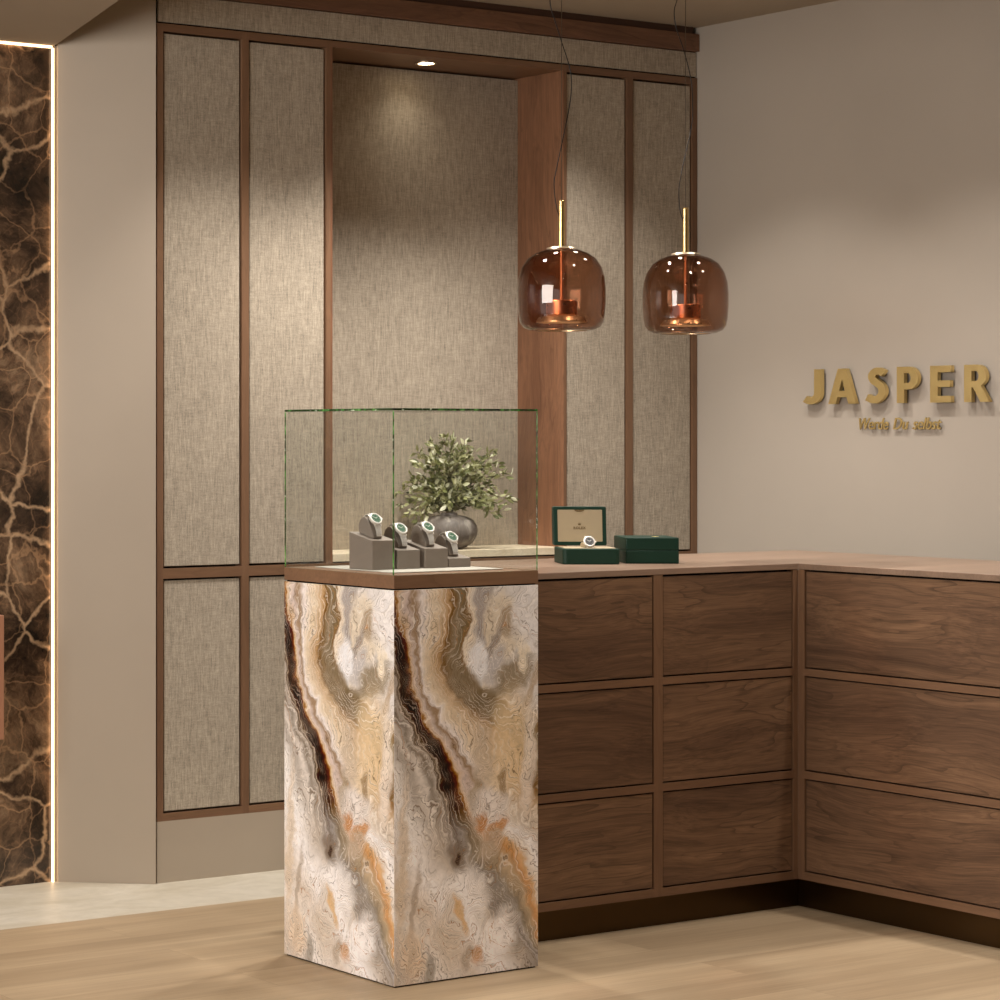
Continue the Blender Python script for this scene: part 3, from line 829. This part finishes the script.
t = thing('watch_box', 'open dark green box with cream lining, its lid standing upright', 'box', (5.289, 5.909, KZ+.0003), -AL)
bm = bmesh.new(); prism(bm, rounded_rect(-.006, .174, 0, .165, .014), 0, .049); obj('base', bm, M['green'], t, bevel=.003)
bm = bmesh.new(); prism(bm, rounded_rect(.004, .164, .010, .150, .010), .0488, .0505); obj('lining', bm, M['cream'], t)
lid = thing('lid', '', '', (.0, .150, .050))
for k in ('label', 'category'): del lid[k]
bm = bmesh.new(); prism(bm, rounded_rect(-.028, .142, -.062, .062, .005), 0, .030)
for v in bm.verts:                                           # stand the lid up, leaning slightly back
    x, y, z = v.co; v.co = (x, z+.004+ (y+.062)*.10, y+.062+.001)
C.objects.unlink(lid); bpy.data.objects.remove(lid)
lid = obj('lid', bm, M['green'], t, (.021, .152, .052), bevel=.002)
def lidpt(bm, dy=0.0):
    for v in bm.verts:
        x, y, z = v.co; v.co = (x, .004-z+(y+.062)*.10, y+.062+.001)
bm = bmesh.new(); prism(bm, rounded_rect(-.0145, .1285, -.050, .052, .002), .0002, .0012); lidpt(bm)
obj('lid_lining', bm, M['cream'], lid)
def text_mesh(s, size, ext, mat, name, bold=0.0, shear=0.0, font_space=1.0):
    cu = bpy.data.curves.new('txt', 'FONT'); cu.body = s; cu.size = size; cu.extrude = ext; cu.offset = bold; cu.shear = shear
    cu.space_character = font_space; cu.align_x = 'CENTER'; cu.resolution_u = 3
    o = bpy.data.objects.new('txt', cu); C.objects.link(o)
    dg = bpy.context.evaluated_depsgraph_get(); me = bpy.data.meshes.new_from_object(o.evaluated_get(dg))
    bpy.data.objects.remove(o); me.name = name
    bm = bmesh.new(); bm.from_mesh(me); bpy.data.meshes.remove(me); return bm
bm = text_mesh('ROLEX', .0115, .0003, None, 'lettering', .0003, 0, 1.15)
for v in bm.verts: v.co.x += .055; v.co.y -= .010; v.co.z += .0016
lidpt(bm); obj('lettering', bm, M['print'], lid)
bm = bmesh.new()                                             # five-pointed coronet over the lettering
cr = [(-.0035, -.0035), (-.0055, .0035), (-.0024, -.0002), (-.0028, .0055), (-.0006, .0006), (0, .0065), (.0006, .0006), (.0028, .0055), (.0024, -.0002), (.0055, .0035), (.0035, -.0035)]
prism(bm, [(x+.055, y+.006) for x, y in cr], .0013, .0018); lidpt(bm); obj('coronet', bm, M['print'], lid)
bm = bmesh.new(); prism(bm, [(.055+.016*math.cos(a), .052+.007*math.sin(a)) for a in [math.pi+math.pi*k/12 for k in range(13)]], .0013, .0022); lidpt(bm)
obj('lid_tab', bm, M['print'], lid)
# cuff + watch in the open box
ca, sa = math.cos(-AL), math.sin(-AL)
def inbox(x, y): return (5.289+x*ca-y*sa, 5.909+x*sa+y*ca)
wx, wy = inbox(.085, .070)
bm = bmesh.new(); extrude_profile(bm, [(f*.70, z*.30) for f, z in cushion_profile()], -.016, .016)
tag(obj('watch_cushion', bm, M['cream'], None, (wx, wy, KZ+.0510), bevel=.002), 'small cream cushion inside the open green box', 'cushion').rotation_euler = (0, 0, -AL+.12)
w = make_watch((wx, wy, KZ+.0195), -AL+.12, 58, 'steel watch with dark dial displayed in the open green box', None, M['dark'], s=.95, short=True)

# ------------------------------------------------------------------ vase and branches
VX, VY, VZ = 5.806, 7.113, 1.0862
t = thing('round_vase', 'round grey stoneware vase standing on the niche shelf', 'vase', (VX, VY, VZ))
prof = [(0, 0), (.040, 0), (.064, .008), (.086, .026), (.099, .050), (.103, .070), (.100, .092), (.087, .113), (.063, .126), (.038, .131), (.030, .133), (.031, .140), (.026, .141), (.024, .130), (.03, .122), (0, .118)]
bm = bmesh.new(); lathe_bm(bm, [(r, z*.94) for r, z in prof], 56)
for v in bm.verts:
    a = math.atan2(v.co.y, v.co.x); r = math.hypot(v.co.x, v.co.y)
    if r > .05: k = 1+.008*math.cos(9*a); v.co.x *= k; v.co.y *= k
obj('body', bm, M['vase'], t, smooth=True)

random.seed(7)
t = thing('leafy_branches', 'bushy bunch of small olive green leaves in the round grey vase', 'plant', (VX, VY, VZ+.114))
ndx = Vector((math.cos(AL), -math.sin(AL), 0))
def leaf(bm, p, d, ln, wd):
    d = d.normalized(); up = Vector((random.uniform(-1, 1), random.uniform(-1, 1), random.uniform(-.3, 1))).normalized()
    sd = d.cross(up)
    if sd.length < .1: return
    sd.normalize(); nn = sd.cross(d)
    n = 5; L_, R_, Mid = [], [], []
    prof = [0.0, .75, 1.0, .72, 0.0]
    for i in range(n):
        k = i/(n-1); c = p+d*ln*k+nn*(-.18*ln*k*k)
        Mid.append(bm.verts.new(c))
        if 0 < i < n-1:
            L_.append(bm.verts.new(c+sd*wd*prof[i]+nn*wd*.25)); R_.append(bm.verts.new(c-sd*wd*prof[i]+nn*wd*.25))
    bm.faces.new((Mid[0], Mid[1], L_[0])); bm.faces.new((Mid[0], R_[0], Mid[1]))
    for i in range(2):
        bm.faces.new((Mid[i+1], Mid[i+2], L_[i+1], L_[i])); bm.faces.new((Mid[i+1], R_[i], R_[i+1], Mid[i+2]))
    bm.faces.new((Mid[3], Mid[4], L_[2])); bm.faces.new((Mid[3], R_[2], Mid[4]))
bs, bl = bmesh.new(), bmesh.new()
# tips listed as (across, up, depth) of the crown seen from the front
tips = [(-.02, .315, 0), (.02, .30, .02), (-.06, .29, .01), (.06, .285, -.01), (-.10, .25, .02), (.095, .25, .02), (-.125, .205, -.01), (.12, .20, -.02), (.16, .245, -.01), (.17, .20, .0),
        (.20, .165, -.02), (.17, .12, .02), (-.13, .15, .0), (-.175, .12, -.02), (-.20, .10, .0), (-.20, .05, -.03), (-.17, .02, -.04), (-.14, .0, -.05), (.15, .07, .03), (.18, .04, -.03),
        (.15, .01, -.04), (.205, .075, -.03), (.10, .10, -.06), (-.08, .10, -.07), (0, .12, -.08), (.0, .22, -.05), (-.05, .2, -.06), (.05, .19, -.06), (.03, .26, -.03), (-.03, .15, .03), (.06, .13, .04), (-.07, .12, .04),
        (-.12, .06, -.06), (.10, .05, -.07), (.0, .07, -.09), (-.04, .25, .04), (.05, .23, .04), (-.09, .22, -.03), (.09, .16, -.05), (-.06, .05, -.08), (.05, .05, -.08)]
for (a, h, d) in tips:
    h *= .955
    tip = ndx*a + Vector((0, min(.085, d), h+.0))
    if tip.y > .09: tip.y = .09
    ctrl = Vector((tip.x*.25, tip.y*.25, .04+h*.45))
    pts = smooth_path([Vector((0, 0, .004)), Vector((tip.x*.08, tip.y*.08, .03)), ctrl, (ctrl+tip)/2+Vector((0, 0, .012)), tip], 5)
    for p in pts: p.y = min(p.y, .10)
    tube_bm(bs, pts, [.0016-.001*i/len(pts) for i in range(len(pts))], 5)
    sparse = a > .22
    for i, p in enumerate(pts):
        if i < 6: continue
        dr = (pts[min(i+1, len(pts)-1)]-pts[i-1]).normalized()
        for k in range(2 if sparse else random.choice((3, 4, 4))):
            if sparse and i < len(pts)-4: continue
            dd = dr*random.uniform(.2, .9)+Vector((random.uniform(-1, 1), random.uniform(-1, 1), random.uniform(-.6, .9)))*.8
            if p.y > .06 and dd.y > 0: dd.y = -dd.y
            q = p+Vector((random.uniform(-1, 1), random.uniform(-1, .6), random.uniform(-1, 1)))*.012
            leaf(bl, q, dd, random.uniform(.022, .035), random.uniform(.0045, .0078))
obj('stems', bs, M['stem'], t)
lo_ = obj('leaves', bl, M['leaf'], t, smooth=False); lo_['kind'] = 'stuff'

# ------------------------------------------------------------------ pendant lamps
LY = 5.90
def make_lamp(X, z_bot, label, cable):
    t = thing('pendant_lamp', label, 'pendant lamp', (X, LY, z_bot), 0, 'amber glass pendants over the counter')
    R = .1365; H = .2585
    outp = [(.080, .0), (.100, .003), (.118, .011), (.129, .026), (.1335, .05), (.1365, .09), (.1365, .13), (.1335, .165), (.124, .198), (.106, .226), (.082, .243), (.056, .252), (.040, .2555)]
    inp = [(r-.0032, z+.0012) for r, z in reversed(outp)]
    bm = bmesh.new(); lathe_bm(bm, outp+inp+[outp[0]], 72, False); bmesh.ops.remove_doubles(bm, verts=bm.verts, dist=1e-5)
    obj('glass_shade', bm, M['amber'], t, smooth=True)
    bm = bmesh.new(); lathe_bm(bm, [(0, .264), (.030, .264), (.044, .261), (.047, .2565), (.036, .2560), (0, .2560)], 40, False); obj('top_cap', bm, M['capped'], t, smooth=False)
    bm = bmesh.new(); lathe_bm(bm, [(0, .2622), (.0100, .2640), (.0100, .406), (.0085, .410), (0, .410)], 24, False); obj('brass_tube', bm, M['brass'], t)
    bm = bmesh.new(); lathe_bm(bm, [(0, .095), (.0052, .095), (.0052, .2564), (0, .2564)], 16, False); obj('inner_stem', bm, M['copper'], t)
    bm = bmesh.new(); lathe_bm(bm, [(0, .095), (.046, .095), (.048, .092), (.048, .050), (.045, .048), (0, .048)], 48, False); obj('lamp_holder', bm, M['copper'], t)
    bm = bmesh.new(); lathe_bm(bm, [(.050, .046), (.073, .042), (.079, .030), (.079, .026), (.072, .0395), (.050, .043), (.050, .046)], 48, False); obj('reflector_ring', bm, M['capped'], t)
    bm = bmesh.new(); lathe_bm(bm, [(0, .030), (.058, .030), (.058, .026), (0, .026)], 48, False); obj('light_disc', bm, M['diff'], t)
    bm = bmesh.new(); lathe_bm(bm, [(.080, .0045), (.0865, .0045), (.0865, .0015), (.080, .0015), (.080, .0045)], 60, False); obj('bottom_rim', bm, M['capped'], t)
    bm = bmesh.new(); tube_bm(bm, [(0, 0, .4102), (0, 0, CEIL-z_bot-.0122)], .0011, 6); obj('suspension_wire', bm, M['wire'], t)
    bm = bmesh.new(); lathe_bm(bm, [(0, CEIL-z_bot-.012), (.05, CEIL-z_bot-.012), (.05, CEIL-z_bot-.0002), (0, CEIL-z_bot-.0002)], 32, False); obj('ceiling_rose', bm, M['brass'], t)
    bm = bmesh.new(); tube_bm(bm, smooth_path(cable, 6), .0016, 6); obj('power_cable', bm, M['cable'], t)
    return t
z1 = 1.8295; px = 319.0
c1 = [(559.6, 215.5), (555.5, 206), (553, 185), (556, 168), (565, 130), (572, 95), (571.5, 70), (561, 40), (554, 21), (548.8, 5), (549, -20), (556, -45), (560, -62)]
def cabp(c, u0, px, zb):
    out = []
    for u, v in c: out.append(Vector(((u-u0)/px*1.17, .0, (HY-v)/px+CAMZ-zb)))
    top = CEIL-zb-.014; out = [p for p in out if p.z < top-.02]; out.append(Vector((0.02, 0, top+.001)))
    out[0].x = -.0095; return out
make_lamp(5.267, z1, 'amber glass pendant lamp, the left of two over the counter', cabp(c1, 561.5, px, z1))
px2 = 308.0
c2 = [(683.5, 222), (679, 210), (678, 189), (683, 164), (692.7, 126), (693.7, 101), (692, 80), (684, 52), (674.6, 29), (672.5, 12.6), (676, 0), (681, -22), (684, -45)]
make_lamp(5.798, z1+.002, 'amber glass pendant lamp, the right of two over the counter', cabp(c2, 685.5, px2, z1))

# ------------------------------------------------------------------ wall sign
def poly_letter(outer, holes, depth):
    cu = bpy.data.curves.new('l', 'CURVE'); cu.dimensions = '2D'; cu.fill_mode = 'BOTH'; cu.extrude = depth/2
    for lp in [outer]+holes:
        sp = cu.splines.new('POLY'); sp.points.add(len(lp)-1); sp.use_cyclic_u = True
        for i, (x, y) in enumerate(lp): sp.points[i].co = (x, y, 0, 1)
    o = bpy.data.objects.new('l', cu); C.objects.link(o)
    dg = bpy.context.evaluated_depsgraph_get(); me = bpy.data.meshes.new_from_object(o.evaluated_get(dg)); bpy.data.objects.remove(o)
    bm = bmesh.new(); bm.from_mesh(me); bpy.data.meshes.remove(me); return bm
def arc(cx, cy, rx, ry, a0, a1, n=14): return [(cx+rx*math.cos(math.radians(a0+(a1-a0)*k/n)), cy+ry*math.sin(math.radians(a0+(a1-a0)*k/n))) for k in range(n+1)]
def letters():
    k = .23                                                   # stroke in units of the cap height
    J = [(.30, 1), (.30, .30)]+arc(.155, .27, .145, .115, 0, -130, 8)+[(.0, .215), (-.075, .03)]+arc(.13, .26, .36-.0, .275, 235, 360, 12)+[(.49+.02, .30), (.51, 1)]
    J = [(.28, 1), (.28, .33)]+arc(.16, .31, .12, .12, 0, -100, 8)+[(.06, .225), (-.06, .06)]+arc(.16, .30, .33, .32, 235, 360, 12)+[(.49, 1)]
    A = [(.0, 0), (.31, 1), (.58, 1), (.89, 0), (.65, 0), (.59, .19), (.30, .19), (.24, 0)]
    Ah = [[(.355, .37), (.535, .37), (.445, .70)]]
    P = [(0, 0), (0, 1), (.34, 1)]+arc(.34, .685, .30, .315, 90, -90, 16)+[(.22, .37), (.22, 0)]
    Ph = [[(.22, .82), (.22, .55), (.32, .55)]+arc(.32, .685, .10, .135, -90, 90, 10)]
    E_ = [(0, 0), (0, 1), (.60, 1), (.60, .82), (.22, .82), (.22, .60), (.57, .60), (.57, .42), (.22, .42), (.22, .18), (.60, .18), (.60, 0)]
    Rr = [(0, 0), (0, 1), (.36, 1)]+arc(.36, .70, .29, .30, 90, -62, 14)+[(.75, 0), (.48, 0), (.26, .40), (.22, .40), (.22, 0)]
    Rh = [[(.22, .83), (.22, .56), (.33, .56)]+arc(.33, .695, .10, .135, -90, 90, 10)]
    # S: stroke around a centre line
    cl = smooth_path([Vector((x, y, 0)) for x, y in ((.515, .825), (.40, .90), (.27, .885), (.19, .775), (.225, .655), (.345, .560), (.455, .450), (.475, .295), (.385, .145), (.235, .095), (.055, .175))], 4)
    L_, R_ = [], []
    for i, p in enumerate(cl):
        d = (cl[min(i+1, len(cl)-1)]-cl[max(i-1, 0)]).normalized(); n = Vector((-d.y, d.x, 0)); w_ = .098
        L_.append(((p+n*w_).x, (p+n*w_).y)); R_.append(((p-n*w_).x, (p-n*w_).y))
    Sg = L_+list(reversed(R_))
    return {'J': (J, []), 'A': (A, Ah), 'S': (Sg, []), 'P': (P, Ph), 'E': (E_, []), 'R': (Rr, Rh)}
LT = letters()
from math import tan
def wallY(u):                                                # place along the sign wall
    tt = (u-CXP)/F_PX; X_ = XW-.027; return X_*(math.cos(AL)-tt*math.sin(AL))/(math.sin(AL)+tt*math.cos(AL))
spans = [('J', 802.8, 821), ('A', 828.2, 855.8), ('S', 865, 885.5), ('P', 896.7, 918), ('E', 930, 951), ('R', 964, 989.5)]
ordn = {'J': 'first', 'A': 'second', 'S': 'third', 'P': 'fourth', 'E': 'fifth', 'R': 'last'}
LZ0, LZ1 = 1.6155, 1.743; SD = .017; SO = .010
for ch, ua, ub in spans:
    ya, yb = wallY(ua), wallY(ub)
    ol, hl = LT[ch]; xs = [p[0] for p in ol]; xa, xb = min(xs), max(xs); ys_ = [p[1] for p in ol]; za, zb = min(ys_), max(ys_)
    bm = poly_letter(ol, hl, SD)
    for v in bm.verts:
        k = (v.co.x-xa)/(xb-xa); h = (v.co.y-za)/(zb-za)
        X = XW-SO-SD/2 - v.co.z
        v.co = (X-XW, -(k)*(ya-yb), h*(LZ1-LZ0))
    tag(obj('sign_letter', bm, M['gold'], None, (XW, ya, LZ0)), 'raised gold capital %s, %s letter of the large wall sign' % (ch, ordn[ch]), 'letter', 'gold capitals of the wall sign')
t = thing('sign_tagline', 'small slanted gold words under the large gold capitals on the wall', 'lettering', (XW, wallY(900), 1.521))
for s_, ua, ub in (('Werde', 856, 885), ('Du', 890, 905), ('selbst', 909.5, 938)):
    bm = text_mesh(s_, .05, .003, None, 'w', .0002, .28)
    xs = [v.co.x for v in bm.verts]; xa, xb = min(xs), max(xs); ya, yb = wallY(ua), wallY(ub)
    for v in bm.verts:
        k = (v.co.x-xa)/(xb-xa); v.co = (-.010-v.co.z, ya-k*(ya-yb)-wallY(900), v.co.y*1.2+.002)
    obj('word', bm, M['gold'], t)
